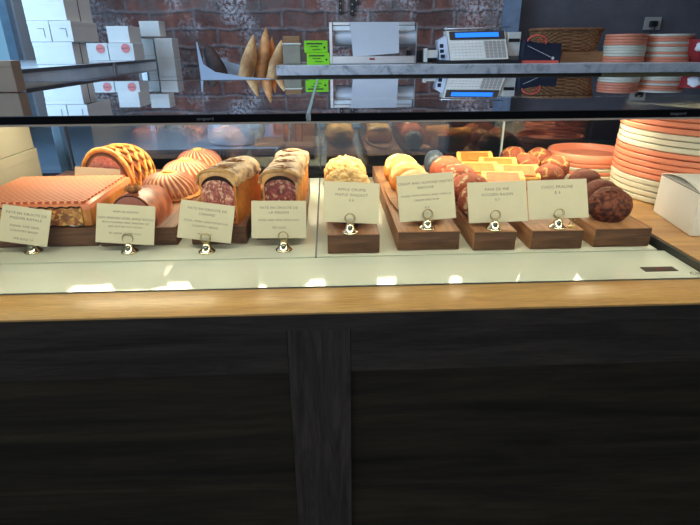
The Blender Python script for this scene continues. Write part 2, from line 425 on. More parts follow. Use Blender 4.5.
# ------------------------------------------------------------------ serving boards
BT = 1.1725
def board(x0, x1, y0, y1, label, m='board'):
    t = thing('serving_board', label, 'serving board', ((x0+x1)/2, y0, 1.1403), group=None)
    w = (x1-x0)/2
    G().box(-w, w, 0, y1-y0, 0, BT-1.1403, bev=.0012).build('plank', M[m], t, smooth=True)
    G().box(-w+.001, w-.001, -.0012, .0002, .001, BT-1.1413).build('end_grain', M['end_grain'], t)
    return t
X = lambda px, py=248, z=1.1403: az(px, py, z).x
board(-.645, -.393, .825, 1.27, 'thick walnut board under the large scored pâté slab')
board(-.388, X(178, 245), .822, 1.27, 'walnut board under the rolled roast and the three domed pastries')
board(X(192, 245), X(247, 244), .822, 1.1, 'walnut board under the arched pâté loaf with the darker crust')
board(X(256, 241), X(305, 241), .84, 1.15, 'walnut board under the taller pâté loaf, left of the glass joint')
board(-.005, .079, .767, 1.27, 'dark walnut board under the crumble cakes', 'board')
board(.109, .211, .775, 1.27, 'pale walnut board under the domed cream-topped brioches', 'board_light')
board(.232, .302, .768, 1.27, 'narrow walnut board under the row of speckled buns', 'board_light')
board(.327, .413, .768, 1.27, 'dark-ended walnut board under the jam toasts', 'board_light')
board(.434, .529, .772, 1.27, 'rightmost walnut board carrying one round dark bun at its front', 'board_light')

# ------------------------------------------------------------------ price cards in bell holders
def card(q, y0, base, zb, lines, label, tilt=.028, hlabel=None, sz=.0058, hold=True):
    """q = TL,TR,BR,BL seen in the photo; the bottom edge stands at depth y0, the top leans back"""
    BL, BR = ay(*q[3], y0), ay(*q[2], y0)
    TL, TR = ay(*q[0], y0+tilt), ay(*q[1], y0+tilt)
    bc = (BL+BR)/2; ux = ((BR-BL)+(TR-TL)).normalized(); uy = ((TL-BL)+(TR-BR)); uy = (uy-ux*uy.dot(ux)).normalized(); n = ux.cross(uy)
    c = (BL+BR+TL+TR)/4
    mw = Matrix.Translation(c) @ Matrix((ux, uy, n)).transposed().to_4x4()
    inv = mw.inverted()
    loc = [inv @ v for v in (BL, BR, TR, TL)]
    w = (loc[1].x-loc[0].x+loc[2].x-loc[3].x)/4; h = (loc[3].y-loc[0].y+loc[2].y-loc[1].y)/4
    t = thing('price_card', label, 'price card', bc)
    li = Matrix.Translation(-bc) @ mw
    g = G().box(-w, w, -h, h, -.0004, .0004); o = g.build('card', M['card'], t); o.matrix_local = li
    yy = h*.62
    k = 0
    for ln in lines:
        if ln:
            text_mesh('printed_text', ln, sz if k < 2 else sz*.8, M['ink'], t, li @ Matrix.Translation((0, yy, .00045)), space=1.15)
            k += 1
        yy -= sz*(1.35 if ln else .8)
    # bell holder
    if hold:
        b = az(*base, zb)
        bl = thing('bell_card_holder', hlabel, 'card holder', (b.x, b.y, zb+.0002))
        G().lathe([(0, 0), (.0135, 0), (.0140, .0012), (.0125, .0025), (.0085, .006), (.0070, .011), (.0055, .0145), (.003, .016), (0, .0163)], 24).build('bell', M['bell'], bl, smooth='all')
        ring = [(math.cos(a)*.0085, .0, .0235+math.sin(a)*.0085) for a in [i*2*math.pi/20 for i in range(20)]]
        ring2 = [(math.cos(a)*.0072, .0022, .0235+math.sin(a)*.0072) for a in [i*2*math.pi/20 for i in range(20)]]
        ro = math.atan2(ux.y, ux.x)
        G().tube(ring, .0006, 5, True).tube(ring2, .0006, 5, True).build('wire_loop', M['wire'], bl, smooth='all', rot=(0, 0, ro))
    return t
card([(-5, 203.5), (43, 209), (56, 249), (5.7, 241)], .792, (34, 252), 1.1403, ['PATE EN CROUTE DE', 'PIGEON ROYALE', '', 'SQUAB, FOIE GRAS,', 'COUNTRY BREAD', '', 'PER SLICE 14'],
     'price card leaning left in front of the large scored pâté slab', tilt=.022, hlabel='bell holder of the leftmost card')
card([(91.5, 203), (152, 206), (157.5, 246), (101, 242)], .792, (130, 252), 1.1403, ['HAM IN PASTRY', '', 'HAM SMOKED OVER APPLE WOOD', 'WITH MUSTARD SEED, MADEIRA JUS', 'AND BUTTER PUFF PASTRY', '', 'BY ORDER OR THE SLICE'],
     'price card with the most lines of text, under the round roast slice', tilt=.022, hlabel='bell holder below the card of the round roast slice', sz=.005)
card([(176, 199.5), (232, 205), (234, 245), (182, 237)], .792, (207, 252), 1.1403, ['PATE EN CROUTE DE', 'CANARD', '', 'DUCK, PORK AND PISTACHIO', 'COUNTRY BREAD', '', 'PER SLICE'],
     'price card in front of the arched pâté loaf with the darker crust', tilt=.022, hlabel='bell holder below the arched pâté loaf')
card([(248.5, 201), (304.5, 200.5), (308, 238.5), (254.5, 238)], .800, (284, 250), 1.1403, ['PATE EN CROUTE DE', 'LA MAISON', '', 'PORK AND VEAL PISTACHIO', '', 'PER SLICE'],
     'price card in front of the taller pâté loaf, just left of the glass joint', tilt=.022, hlabel='bell holder just left of the glass joint')
card([(323, 181), (380, 183.5), (378, 224), (324, 221.5)], .785, (350, 232.5), BT, ['APPLE CRUMB', 'MAPLE WALNUT', '$ 8'],
     'price card before the crumble cakes, just right of the glass joint', hlabel='bell holder at the end of the crumble cakes board', sz=.0064)
card([(398, 176), (455, 171.5), (454, 218), (398, 222.5)], .795, (427, 228), BT, ['CREAM AND ALMOND PASTRY', 'BRIOCHE', '', 'BAKED WITH MAPLE AND VANILLA', 'CREAM AND RUM', '', '$ 9'],
     'tallest price card, before the domed cream-topped brioches', hlabel='bell holder on the pale board of the domed brioches')
card([(470, 183), (530.5, 180), (523, 221.5), (466, 223)], .79, (494, 229), BT, ['PAIN DE MIE', 'GOLDEN RAISIN', '$ 7'],
     'price card before the speckled buns, its right edge nearly touching the next card', hlabel='bell holder on the narrow board of the speckled buns', sz=.0064)
card([(532, 180.5), (592, 178.5), (583, 217.5), (524, 220)], .79, (557, 227.5), BT, ['CHOC PRALINE', '$ 6'],
     'rightmost price card, beside the single round dark bun', hlabel='bell holder in front of the rightmost card', sz=.0068)
card([(73.5, 166), (119, 169.5), (121, 186), (76, 184)], 1.035, (0, 0), 0, [], 'cream card lying behind the pâté slab, in front of the lattice loaf', tilt=.012, hold=False)
b = az(572, 227, BT)
bl = thing('wire_card_clip', 'small empty wire clip beside the bell holder of the rightmost card', 'card clip', (b.x, b.y, BT+.0002))
G().lathe([(0, 0), (.008, 0), (.008, .0015), (.002, .003), (0, .0032)], 16).build('base', M['wire'], bl, smooth='all')
G().tube([(-.006+.012*i/12, 0, .003+.010*abs(math.sin(i/12*math.pi*2))) for i in range(13)], .0007, 5).build('wire', M['wire'], bl, smooth='all')

# ------------------------------------------------------------------ pastry
def nz(p, s, o=0): return noise.noise(Vector((p[0]*s+o, p[1]*s+o*1.7, p[2]*s)))
def lerp(a, b, t): t = max(0, min(1, t)); return tuple(x+(y-x)*t for x, y in zip(a, b))
GOLD, BROWN, PALE, PINKB = srgb(226, 160, 74), srgb(150, 84, 40), srgb(245, 212, 140), srgb(214, 132, 100)

# big scored slab
slab = thing('pate_slab', 'large rectangular pâté slab with pink-brown scored crust on the left board', 'pâté', (-.505, .93, BT+.0003))
hw, hd, hh = .108, .100, .040
g = G().box(-hw, hw, -hd, hd, 0, hh, bev=.009)
bmesh.ops.subdivide_edges(g.bm, edges=g.bm.edges[:], cuts=5, use_grid_fill=True)
for v in g.bm.verts:
    v.co += Vector((nz(v.co, 25), nz(v.co, 25, 5), nz(v.co, 25, 9)))*.0018
def sc(p):
    if p.z < hh*.75: return lerp(srgb(222, 158, 78), srgb(180, 108, 48), .5+nz(p, 60))
    return lerp(srgb(218, 126, 92), srgb(228, 150, 100), .5+nz(p, 20))
g.build('crust', M['glazed'], slab, smooth=True, color=sc)
t = NT('scored_top').set(.55, 0, .3)
v = t.coord((1, 1, 1), rot=(0, 0, R(38))); w = t.n('ShaderNodeTexWave', _Scale=34, _Distortion=1.5, _Detail=2); w.inputs['Detail Scale'].default_value = .4
t.l(v, w.inputs[0]); c = t.ramp(w.outputs['Fac'], [(.12, srgb(240, 180, 130)), (.45, srgb(186, 84, 66))])
t.base(c); t.bump(w.outputs['Fac'], .3, .002); M['scored'] = t.m
g = G().box(-hw+.006, hw-.010, -hd+.006, hd-.008, hh-.002, hh+.0032, bev=.001)
g.build('scored_top', M['scored'], slab, smooth=True)
g = G().box(-hw+.004, hw-.014, -hd-.0040, -hd+.004, .004, hh-.005, bev=.001)
g.build('filling', M['meat_yellow'], slab)
pts = [(-hw+.004 + (2*hw-.018)*i/40, -hd-.0042, hh-.0045+.0012*math.sin(i*1.9)) for i in range(41)]
G().tube(pts, .0014, 5).build('aspic_line', M['jelly'], slab)
pts = [(-hw+.004 + (2*hw-.018)*i/40, -hd-.0042, .0035+.0010*math.sin(i*1.3)) for i in range(41)]
G().tube(pts, .0012, 5).build('aspic_line', M['jelly'], slab)

# generic half-round loaf lying along local y, cut face at y=0
def arch(w, h, n=24, k=2.4, sq=.55):
    pts = []
    for i in range(n+1):
        a = math.pi*i/n; c, s_ = math.cos(a), math.sin(a)
        pts.append((w*math.copysign(abs(c)**(2/k), c), h*(abs(s_)**(2/k))))
    return pts   # right to left
def sweep(g, prof, L, ny=24, fn=None):
    rows = []
    for j in range(ny+1):
        y = L*j/ny; s_ = 1.0
        rows.append([g.bm.verts.new(Vector((x, y, z))) for x, z in prof])
    for p, q in zip(rows, rows[1:]):
        for i in range(len(prof)-1): g.bm.faces.new((p[i], p[i+1], q[i+1], q[i]))
        g.bm.faces.new((p[-1], p[0], q[0], q[-1]))
    g.bm.faces.new(rows[0]); g.bm.faces.new(rows[-1][::-1])
    if fn:
        for r_ in rows:
            for v in r_: v.co = fn(v.co)
    return g
# lattice loaf
lt = thing('lattice_pastry', 'golden lattice-crusted loaf cut open to show pink ham, behind the pâté slab', 'pastry', (ay(112, 180, 1.06).x-.010, 1.06, BT+.0003), (0, 0, R(-14)))
prof = arch(.057, .084, 26, 2.2)
def taper(L):
    def f(p):
        k = p.y/L; s_ = math.sqrt(max(.0, 1-(max(0, k-.35)/.68)**2))
        return Vector((p.x*s_, p.y, p.z*(.25+.75*s_) if p.z > .004 else p.z))
    return f
L = .135; tf = taper(L)
g = sweep(G(), prof, L, 26, tf)
g.build('pastry_shell', M['food'], lt, smooth=True, color=lambda p: lerp(srgb(96, 46, 34), srgb(140, 72, 48), .5+nz(p, 90)))
g = G()
def surf(u, th, off=.002):
    c, s_ = math.cos(th), math.sin(th); k = 2.2
    x = .057*math.copysign(abs(c)**(2/k), c); z = .084*abs(s_)**(2/k)
    p = tf(Vector((x, u, z))); n = Vector((x/.052**2, 0, z/.084**2)).normalized()
    return p + n*off
for sgn in (1, -1):
    for k in range(-9, 9):
        pts = []
        for i in range(31):
            th = math.pi*i/30; u = -.004 + k*.024 + sgn*.055*(th/math.pi*2.2)
            if sgn < 0: u += .052
            if 0.002 < u < L-.006: pts.append(surf(u, th, .0022 if sgn > 0 else .0034))
        if len(pts) > 3: g.tube(pts, 0.0034, 6, flat=.7)
g.tube([surf(.003, math.pi*i/30, .002) for i in range(31)], .0055, 8)
g.tube([surf(L*.1+L*.82*i/20, .06, .003) for i in range(21)], .006, 6)
g.build('lattice_crust', M['food'], lt, smooth=True, color=lambda p: lerp(srgb(236, 176, 88), srgb(200, 122, 54), .45+nz(p, 50)*1.3))
pr = [(x*.86, z*.88+.004) for x, z in arch(.055, .08, 26, 2.2)]
g = G().prism([(x, -.0012, z) for x, z in pr], (0, .003, 0)).build('ham', M['ham'], lt)
g = G().tube([(x*1.03, -.001, z*1.02) for x, z in pr], .0016, 6).build('spinach_line', plain('green_lining', srgb(120, 96, 58), .6), lt)

# rolled roast slice on board 2
rr = thing('rolled_roast', 'round pastry-wrapped roast cut to a pink face with a knot on top', 'pastry', (-.333, .838, BT+.0003), (0, 0, R(-4)))
prof = arch(.041, .052, 26, 2.1)
sweep(G(), prof, .10, 20, taper(.13)).build('pastry_shell', M['glazed'], rr, smooth=True, color=lambda p: lerp(srgb(222, 138, 96), srgb(158, 84, 58), .5+nz(p, 50)*1.6+.25*math.sin(p.y*520)))
pr = [(x*.88, z*.9+.002) for x, z in prof]
G().prism([(x, -.0012, z) for x, z in pr], (0, .003, 0)).build('roast_meat', M['meat'] and plain('mauve_roast', srgb(166, 108, 100), .4, var=.15, scale=120), rr)
G().tube([(x*1.02, -.001, z*1.02) for x, z in pr], .0012, 6).build('jelly_line', M['jelly'], rr)
g = G()
for a in range(5):
    an = a*1.256; g.tube([(math.cos(an)*.004, .018+math.sin(an)*.004, .053), (math.cos(an)*.011, .018+math.sin(an)*.011, .058), (math.cos(an)*.008, .018+math.sin(an)*.008, .064)], [.003, .004, .002], 6)
g.build('pastry_knot', M['food'], rr, smooth='all', color=lambda p: lerp(srgb(120, 74, 44), srgb(196, 130, 70), (p.z-.052)/.012))

# domed scored pies ("turbans")
def turban():
    t = thing('domed_pie', '', 'pie')
    n, m = 300, 26; g = G(); bm = g.bm; rings = []
    for j in range(m+1):
        f = j/m; rad = .055*math.cos(f*math.pi/2)**.75 if f < 1 else 0; z0 = .044*math.sin(f*math.pi/2)**.9
        ring = []
        for i in range(n):
            th = 2*math.pi*i/n; ph = 27*th + f*13
            rdg = .0016*math.cos(ph)*min(1, (1-f)*2.5)*min(1, f*8+.3)
            r_ = max(0, rad+rdg); ring.append(bm.verts.new((r_*math.cos(th), r_*math.sin(th), z0+rdg*.5+.004)))
        rings.append(ring)
    for p, q in zip(rings, rings[1:]):
        for i in range(n): bm.faces.new((p[i], p[(i+1) % n], q[(i+1) % n], q[i]))
    def col(p):
        r_ = math.hypot(p.x, p.y); th = math.atan2(p.y, p.x); c_ = min(1, (r_/.055)); f = math.acos(min(1, c_**(1/.75)))*2/math.pi
        s_ = math.cos(27*th+f*13)
        a = lerp(srgb(246, 206, 150), srgb(168, 84, 66), 0.78+.8*s_)
        if f > .86: a = srgb(236, 180, 104)
        return a
    g.build('scored_dome', M['turban'], t, smooth='all', color=col)
    G().lathe([(0, 0), (.058, 0), (.060, .003), (.057, .007), (.05, .008), (0, .008)], 40).build('pastry_rim', M['food'], t, smooth=True, color=lambda p: lerp(GOLD, BROWN, .3+nz(p, 80)))
    G().lathe([(.003, .046), (.010, .0465), (.0115, .049), (.010, .0515), (.005, .051), (.004, .047), (.003, .046)], 20).build('chimney_ring', M['food'], t, smooth='all', color=lambda p: lerp(PALE, GOLD, .5+nz(p, 200)))
    return t
tb = turban(); tb['group'] = 'domed spiral-scored pies'
tb.location = (-.322, 1.022, BT+.0003); tb['label'] = 'nearest of the three spiral-scored domed pies, just behind the rolled roast'
copy_tree(tb, (-.318, 1.142, BT+.0003), (0, 0, .3), 'middle of the three spiral-scored domed pies')
copy_tree(tb, (-.318, 1.262, BT+.0003), (0, 0, .7), 'farthest spiral-scored domed pie, nearest the rear glass doors')

# pate en croute loaves
def pate(name, label, px0, px1, y0, ztop, Lb, rotz, meat, shoulders, garnish=True, sidecol=srgb(232, 152, 70)):
    xa, xb = ay(px0, 205, y0).x, ay(px1, 205, y0).x
    w = (xb-xa)/2; H = ztop-BT-.0003
    t = thing(name, label, 'pâté', ((xa+xb)/2, y0, BT+.0003), (0, 0, rotz))
    # profile: straight sides, flared arched lid
    hs = H*.70
    prof = [(w*.93, 0), (w*.95, hs*.5), (w*.97, hs)]
    prof += [(w*1.10, hs+.002), (w*1.12, hs+.006)]
    n = 16
    for i in range(n+1):
        a = math.pi*(i/n); prof.append((w*1.06*math.cos(a), hs+.006+(H-hs-.006)*math.sin(a)**.6))
    prof += [(-w*1.12, hs+.006), (-w*1.10, hs+.002), (-w*.97, hs), (-w*.95, hs*.5), (-w*.93, 0)]
    def wob(p): return p + Vector((nz(p, 45), 0, nz(p, 45, 3)))*(.004 if p.z > hs else .0018)*(1 if p.y > .004 else .5)
    def col(p):
        if p.z > hs+.001: return lerp(srgb(222, 184, 136), srgb(128, 84, 62), .42+nz(p, 60)*1.5+nz(p, 170)*1.0)
        return lerp(sidecol, srgb(206, 118, 48), .5+nz(p, 30)*1.2)
    sweep(G(), prof, Lb, 22, wob).build('crust', M['food'], t, smooth=True, color=col)
    # filling
    inner = [(w*.84, .005), (w*.87, hs*.95)] + [(w*.85*math.cos(math.pi*i/n), hs*.95+(H-hs)*.60*math.sin(math.pi*i/n)) for i in range(n+1)] + [(-w*.87, hs*.95), (-w*.84, .005)]
    G().prism([(x, -.0018, z) for x, z in inner], (0, .004, 0)).build('filling', meat, t)
    arc = [(w*.88*math.cos(math.pi*i/n), hs*.93+(H-hs)*.82*math.sin(math.pi*i/n)) for i in range(n+1)]
    cres = arc + [(x*.93, hs*.93+(z-hs*.93)*.55) for x, z in arc[::-1]]
    g = G()
    for i in range(n):
        a, b_, c_, d = arc[i], arc[i+1], (arc[i+1][0]*.95, hs*.93+(arc[i+1][1]-hs*.93)*.70), (arc[i][0]*.95, hs*.93+(arc[i][1]-hs*.93)*.70)
        if i in (0, n-1): continue
        g.prism([(q[0], -.0026, q[1]) for q in (a, b_, c_, d)], (0, .004, 0))
    g.build('aspic', M['jelly'], t)
    G().tube([(x*1.0, -.0008, z) for x, z in prof[3:-3]], .0028, 6).build('crust_rim', M['food'], t, smooth='all', color=lambda p: lerp(srgb(222, 176, 110), srgb(150, 100, 62), .5+nz(p, 120)))
    if garnish:
        k = 0
        while .025+k*.052 < Lb-.01:
            yc = .025+k*.052
            g = G().lathe([(.004, H-.002), (.010, H-.001), (.0125, H+.0015), (.010, H+.003), (.006, H+.002), (.004, H-.002)], 20, (0, yc, 0))
            for a in range(6):
                an = a*math.pi/3; g.tube([(math.cos(an)*.012, yc+math.sin(an)*.010, H+.001), (math.cos(an)*.020, yc+math.sin(an)*.015, H-.0005)], [.003, .001], 6, flat=.5)
            g.build('pastry_rosette', M['food'], t, smooth='all', color=lambda p: lerp(srgb(128, 84, 54), srgb(196, 140, 84), .4+nz(p, 200)))
            k += 1
    return t
pate('pate_loaf', 'arched pâté loaf with dark-edged crust and pink marbled filling, second from the glass joint', 200, 239, .838, 1.264, .115, R(-13), M['meat'], 1)
pate('pate_loaf', 'taller pâté loaf with golden sides and dark red filling, left of the glass joint', 263, 299, .862, 1.256, .21, R(-3), meat_mat('dark_terrine', [srgb(150, 78, 78), srgb(116, 54, 58), srgb(150, 86, 80), srgb(190, 150, 130), srgb(124, 62, 60)], 240), 1, sidecol=srgb(240, 170, 80))

# crumble cakes
def crumble(seed):
    def d(p):
        return .20*(1-max(0,p.z)**2)-.1+.06*noise.noise(p*4+Vector((seed,)*3)) + .09*noise.noise(p*11+Vector((seed,)*3)) + .05*noise.noise(p*23)
    g = G().blob(.040, .046, .036, sub=5, disp=d, flat=-.6)
    return g
for i, (y, lab) in enumerate(((.872, 'front crumble-topped cake, hidden behind its card'), (.965, 'middle crumble-topped cake, right of the glass joint'), (1.075, 'rearmost crumble-topped cake, closest to the rear doors'))):
    o = crumble(i*3.1).build('crumble_cake', M['crumb'], smooth='all', loc=(.034+.004*(i == 0), y, BT+.006), color=lambda p, i=i: lerp(lerp(srgb(236, 206, 140), srgb(214, 160, 92), .5+nz(p, 70, i)*1.4), srgb(190, 116, 60), (.030-p.z)/.03*.5))
    tag(o, lab, 'cake', 'crumble cakes')
g = G().lathe([(0, 0), (.9, 0), (1, .003), (1, .0055), (.94, .0055), (.9, .004), (0, .004)], 40)
bmesh.ops.transform(g.bm, matrix=Matrix.Diagonal((.040, .185, 1, 1)), verts=g.bm.verts)
tag(g.build('serving_tray', plain('dark_tray', (.05, .02, .018), .4), smooth=True, loc=(.037, .985, BT+.0003)), 'narrow dark oval tray under the crumble cakes', 'tray')
g = G().lathe([(0, 0), (.95, 0), (1, .003), (1, .006), (.95, .007), (0, .007)], 40)
bmesh.ops.transform(g.bm, matrix=Matrix.Diagonal((.048, .195, 1, 1)), verts=g.bm.verts)
tag(g.build('serving_tray', M['light_wood'], smooth=True, loc=(.161, .995, BT+.0003)), 'thin oval wooden tray under the domed brioches', 'tray')
# domed brioches: golden body with pale cream cap
def brioche():
    t = thing('domed_brioche', '', 'brioche', group='cream-topped domed brioches')
    rot = Matrix.Rotation(R(24), 3, 'X')
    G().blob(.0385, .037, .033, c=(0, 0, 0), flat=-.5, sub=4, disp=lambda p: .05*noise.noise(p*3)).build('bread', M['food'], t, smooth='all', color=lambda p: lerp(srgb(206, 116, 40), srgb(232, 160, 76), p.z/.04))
    G().blob(.0365, .037, .018, c=(0, .000, .026), flat=-.25, sub=4, disp=lambda p: .04*noise.noise(p*4), rot=rot).build('cream_cap', M['food'], t, smooth='all', color=lambda p: lerp(srgb(232, 206, 148), srgb(214, 170, 100), .35+nz(p, 60)))
    return t
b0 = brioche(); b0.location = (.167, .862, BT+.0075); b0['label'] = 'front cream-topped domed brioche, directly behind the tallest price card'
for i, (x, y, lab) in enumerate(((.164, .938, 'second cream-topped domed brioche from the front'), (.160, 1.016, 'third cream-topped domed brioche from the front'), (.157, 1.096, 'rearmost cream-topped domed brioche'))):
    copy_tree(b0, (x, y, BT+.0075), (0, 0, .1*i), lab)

# speckled buns
def bun(rx, ry, rz, seed, col, mat, name, label, cat, loc, rot=(0, 0, 0), group=None, rough=.05, sub=5):
    d = lambda p: rough*noise.noise(p*2.2+Vector((seed,)*3)) + rough*.45*noise.noise(p*9+Vector((seed,)*3)) + rough*.25*noise.noise(p*20)
    o = G().blob(rx, ry, rz, sub=sub, disp=d, flat=-.75).build(name, M[mat], smooth='all', loc=loc, rot=rot, color=col)
    return tag(o, label, cat, group)
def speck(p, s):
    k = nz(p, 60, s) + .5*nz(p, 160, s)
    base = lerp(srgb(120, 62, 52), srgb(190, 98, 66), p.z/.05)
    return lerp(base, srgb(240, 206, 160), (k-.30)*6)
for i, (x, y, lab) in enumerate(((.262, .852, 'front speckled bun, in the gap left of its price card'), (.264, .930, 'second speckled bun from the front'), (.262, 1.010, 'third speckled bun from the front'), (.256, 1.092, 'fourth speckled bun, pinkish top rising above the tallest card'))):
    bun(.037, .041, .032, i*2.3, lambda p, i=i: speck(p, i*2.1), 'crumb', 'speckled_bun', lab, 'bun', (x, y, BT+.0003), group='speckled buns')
bun(.024, .03, .030, 9, lambda p: srgb(70, 80, 92), 'glazed', 'foil_wrapped_bun', 'grey-blue wrapped bun at the back of the speckled row', 'bun', (.247, 1.185, BT+.0003))

# jam toasts: rectangular golden cases with jam filling
def toast():
    t = thing('jam_toast', '', 'toast', group='golden jam toasts')
    a, b_, h = .037, .028, .036
    g = G()
    # sloping slice with two raised corners and a rounded front crust
    prof = [(-b_-.004, 0), (b_, 0), (b_+.001, h*.9), (b_-.003, h+.006), (b_-.009, h+.004), (-b_+.004, h-.006), (-b_-.003, h-.007), (-b_-.006, h-.014)]
    g.prism([(-a, y, z) for y, z in prof], (2*a, 0, 0))
    for s_ in (-1, 1):
        p2 = [(-b_-.003, .004), (b_, .004), (b_+.001, h*.9), (b_-.001, h+.006), (b_-.010, h+.004), (-b_+.002, h-.002), (-b_-.005, h-.008)]
        g.prism([(s_*(a+.001)-.004, y, z) for y, z in p2], (.008, 0, 0))
    bmesh.ops.bevel(g.bm, geom=g.bm.edges[:], offset=.0018, segments=2, affect='EDGES')
    for v in g.bm.verts: v.co += Vector((nz(v.co, 40), nz(v.co, 40, 4), nz(v.co, 40, 8)))*.003
    g.build('toast_slice', M['food'], t, smooth=True, color=lambda p: lerp(srgb(200, 112, 42), srgb(236, 184, 96), (p.z-.010)/.030+nz(p, 60)*.8))
    g = G().prism([(-a+.006, y, z) for y, z in [(-b_+.001, h-.0085), (b_-.010, h+.0015), (b_-.010, h+.0055), (-b_+.001, h-.0045)]], (2*a-.012, 0, 0))
    g.build('jam', plain('apricot_jam', srgb(206, 104, 40), .6, var=.3, scale=60), t)
    return t
t0 = toast(); t0.location = (.345, .985, BT+.0003); t0.rotation_euler = (0, 0, R(-12)); t0['label'] = 'front left jam toast, its golden end standing up'
for x, y, r_, lab in ((.398, 1.045, -14, 'front right jam toast, closest to the cracked buns'), (.322, 1.075, -8, 'left middle jam toast beside the speckled buns'), (.378, 1.125, -14, 'right middle jam toast'), (.345, 1.195, -10, 'rearmost jam toast, near the rear glass door')):
    copy_tree(t0, (x, y, BT+.0003), (0, 0, R(r_)), lab)

# cracked buns on the right board
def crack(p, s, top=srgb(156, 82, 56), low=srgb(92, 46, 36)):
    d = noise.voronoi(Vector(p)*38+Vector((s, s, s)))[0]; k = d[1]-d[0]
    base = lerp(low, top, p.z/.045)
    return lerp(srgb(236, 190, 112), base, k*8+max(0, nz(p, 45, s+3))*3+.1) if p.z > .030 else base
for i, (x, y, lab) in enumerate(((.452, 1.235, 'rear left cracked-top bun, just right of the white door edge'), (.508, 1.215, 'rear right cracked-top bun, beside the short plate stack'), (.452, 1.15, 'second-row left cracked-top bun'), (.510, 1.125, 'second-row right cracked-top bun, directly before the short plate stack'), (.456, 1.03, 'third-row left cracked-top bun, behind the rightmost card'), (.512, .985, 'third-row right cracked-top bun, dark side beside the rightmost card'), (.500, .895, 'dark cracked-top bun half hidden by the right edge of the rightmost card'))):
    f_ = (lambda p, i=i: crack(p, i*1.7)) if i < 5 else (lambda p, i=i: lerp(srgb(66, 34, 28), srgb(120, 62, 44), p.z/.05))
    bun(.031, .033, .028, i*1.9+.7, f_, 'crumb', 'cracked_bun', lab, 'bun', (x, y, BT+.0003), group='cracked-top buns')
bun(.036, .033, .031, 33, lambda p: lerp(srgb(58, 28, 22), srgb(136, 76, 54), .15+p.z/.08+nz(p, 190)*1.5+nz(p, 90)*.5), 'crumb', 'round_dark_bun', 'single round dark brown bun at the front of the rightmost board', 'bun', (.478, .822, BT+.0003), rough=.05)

# ------------------------------------------------------------------ plates in the case
def plate_mesh(Rr, h, deep=False):
    d = h*.35 if not deep else h*.75
    t_ = .004
    return [(0, 0), (Rr*.90, 0), (Rr*.985, h*.06), (Rr, h*.28), (Rr, h*.90), (Rr-.001, h), (Rr-t_, h), (Rr-t_-.001, h-.001), (Rr-t_-.003, h-d), (Rr*.85, h-d), (0, h-d)]
def plates(cx, cy, z, Rr, h, cols, where, group, deep_top=0):
    names = {'P': 'coral', 'W': 'pale celadon'}
    n = len(cols)
    ords = ['bottom', 'second', 'third', 'fourth', 'fifth', 'sixth', 'seventh', 'eighth', 'ninth', 'tenth', 'eleventh', 'twelfth', 'thirteenth', 'fourteenth', 'fifteenth', 'sixteenth', 'seventeenth']
    base = {}
    for i, c in enumerate(cols):
        top = i == n-1
        loc = (cx+random.uniform(-1, 1)*.0012, cy+random.uniform(-1, 1)*.0012, z)
        hh_ = h+(deep_top if top else 0)
        key = (c, top)
        if key not in base:
            o = G().lathe(plate_mesh(Rr, hh_, top and deep_top > 0), 72).build('plate', M['pink_plate' if c == 'P' else 'white_plate'], smooth=True, loc=loc); base[key] = o
        else:
            o = base[key].copy(); COL.objects.link(o); o.location = loc
        pos = 'topmost' if top else ('bottom' if i == 0 else ords[i]+' from the bottom')
        tag(o, f'{names[c]} plate, {pos} in the {where}', 'plate', group)
        z += hh_+.0005
pc = az(700, 190, 1.1505)
lx = ay(614, 188, 1.06).x + .172*1.06
sx_ = ay(584.5, 170, 1.225).x
plates(lx, 1.06, 1.1505, .172, .0112, 'WWWWPPPPPWWWPPPW', 'tall plate stack at the right', 'large plates in the tall stack', .004)
plates(sx_, 1.225, 1.1505, .091, .0085, 'WWPWP', 'short plate stack behind the buns', 'small plates in the short stack')
o = G().lathe(plate_mesh(.092, .020, True), 72).build('plate', M['pink_plate'], smooth=True, loc=(sx_, 1.225, 1.1505+5*.009))
tag(o, 'coral rimmed bowl plate, topmost in the short plate stack behind the buns', 'plate', 'small plates in the short stack')

# ------------------------------------------------------------------ cartons
def carton(name, label, x0, x1, y0, y1, z0, z1, m='white_card', cat='box', group=None, seam=None, rotz=0, label_disc=None, side_seam=None):
    cx, cy = (x0+x1)/2, (y0+y1)/2
    t = thing(name, label, cat, (cx, cy, z0), (0, 0, rotz), group)
    w, d, h = (x1-x0)/2, (y1-y0)/2, z1-z0
    G().box(-w, w, -d, d, 0, h*.985, bev=.001).build('carton_body', M[m], t)
    G().box(-w-.0006, w+.0006, -d-.0006, d+.0006, h*.80, h, bev=.0008).build('lid', M[m], t)
    if seam: 
        G().box(-w*.1, w*.45, -d-.0012, -d, h*.62, h*.64).box(w*.43, w*.46, -d-.0012, -d, h*.22, h*.63).build('tuck_flap_slit', M['seam'], t)
    if side_seam:
        G().box(w, w+.0012, -.002, .002, 0, h).build('edge_seam', M['seam'], t)
    if label_disc:
        u, v, r_ = label_disc
        o = G().lathe([(0, 0), (r_, 0), (r_, .0008), (0, .0008)], 32, (w*u, -d-.0010, h*v), Matrix.Rotation(R(90), 3, 'X')).build('round_label', M['pink_label'], t)
        text_mesh('label_lettering', 'O\nBAKERY'.replace('O\n', ''), r_*.42, M['red'], o, Matrix.Translation((w*u, -d-.0020, h*v)) @ FR)
    return t
# two large white cartons closing the left of the case
carton('cake_box', 'large white cake box, lower of the two at the left end of the case', -.86, -.66, .68, 1.19, 1.1405, 1.243, 'beige_card')
carton('cake_box', 'large white cake box, upper of the two at the left end of the case', -.86, -.661, .68, 1.185, 1.244, 1.350, 'beige_card')
p = az(18, 92, 1.375)
carton('kraft_box', 'small tan box standing on the glass top at the far left', p.x-.14, p.x, p.y, p.y+.03, 1.3748, 1.429, 'kraft')
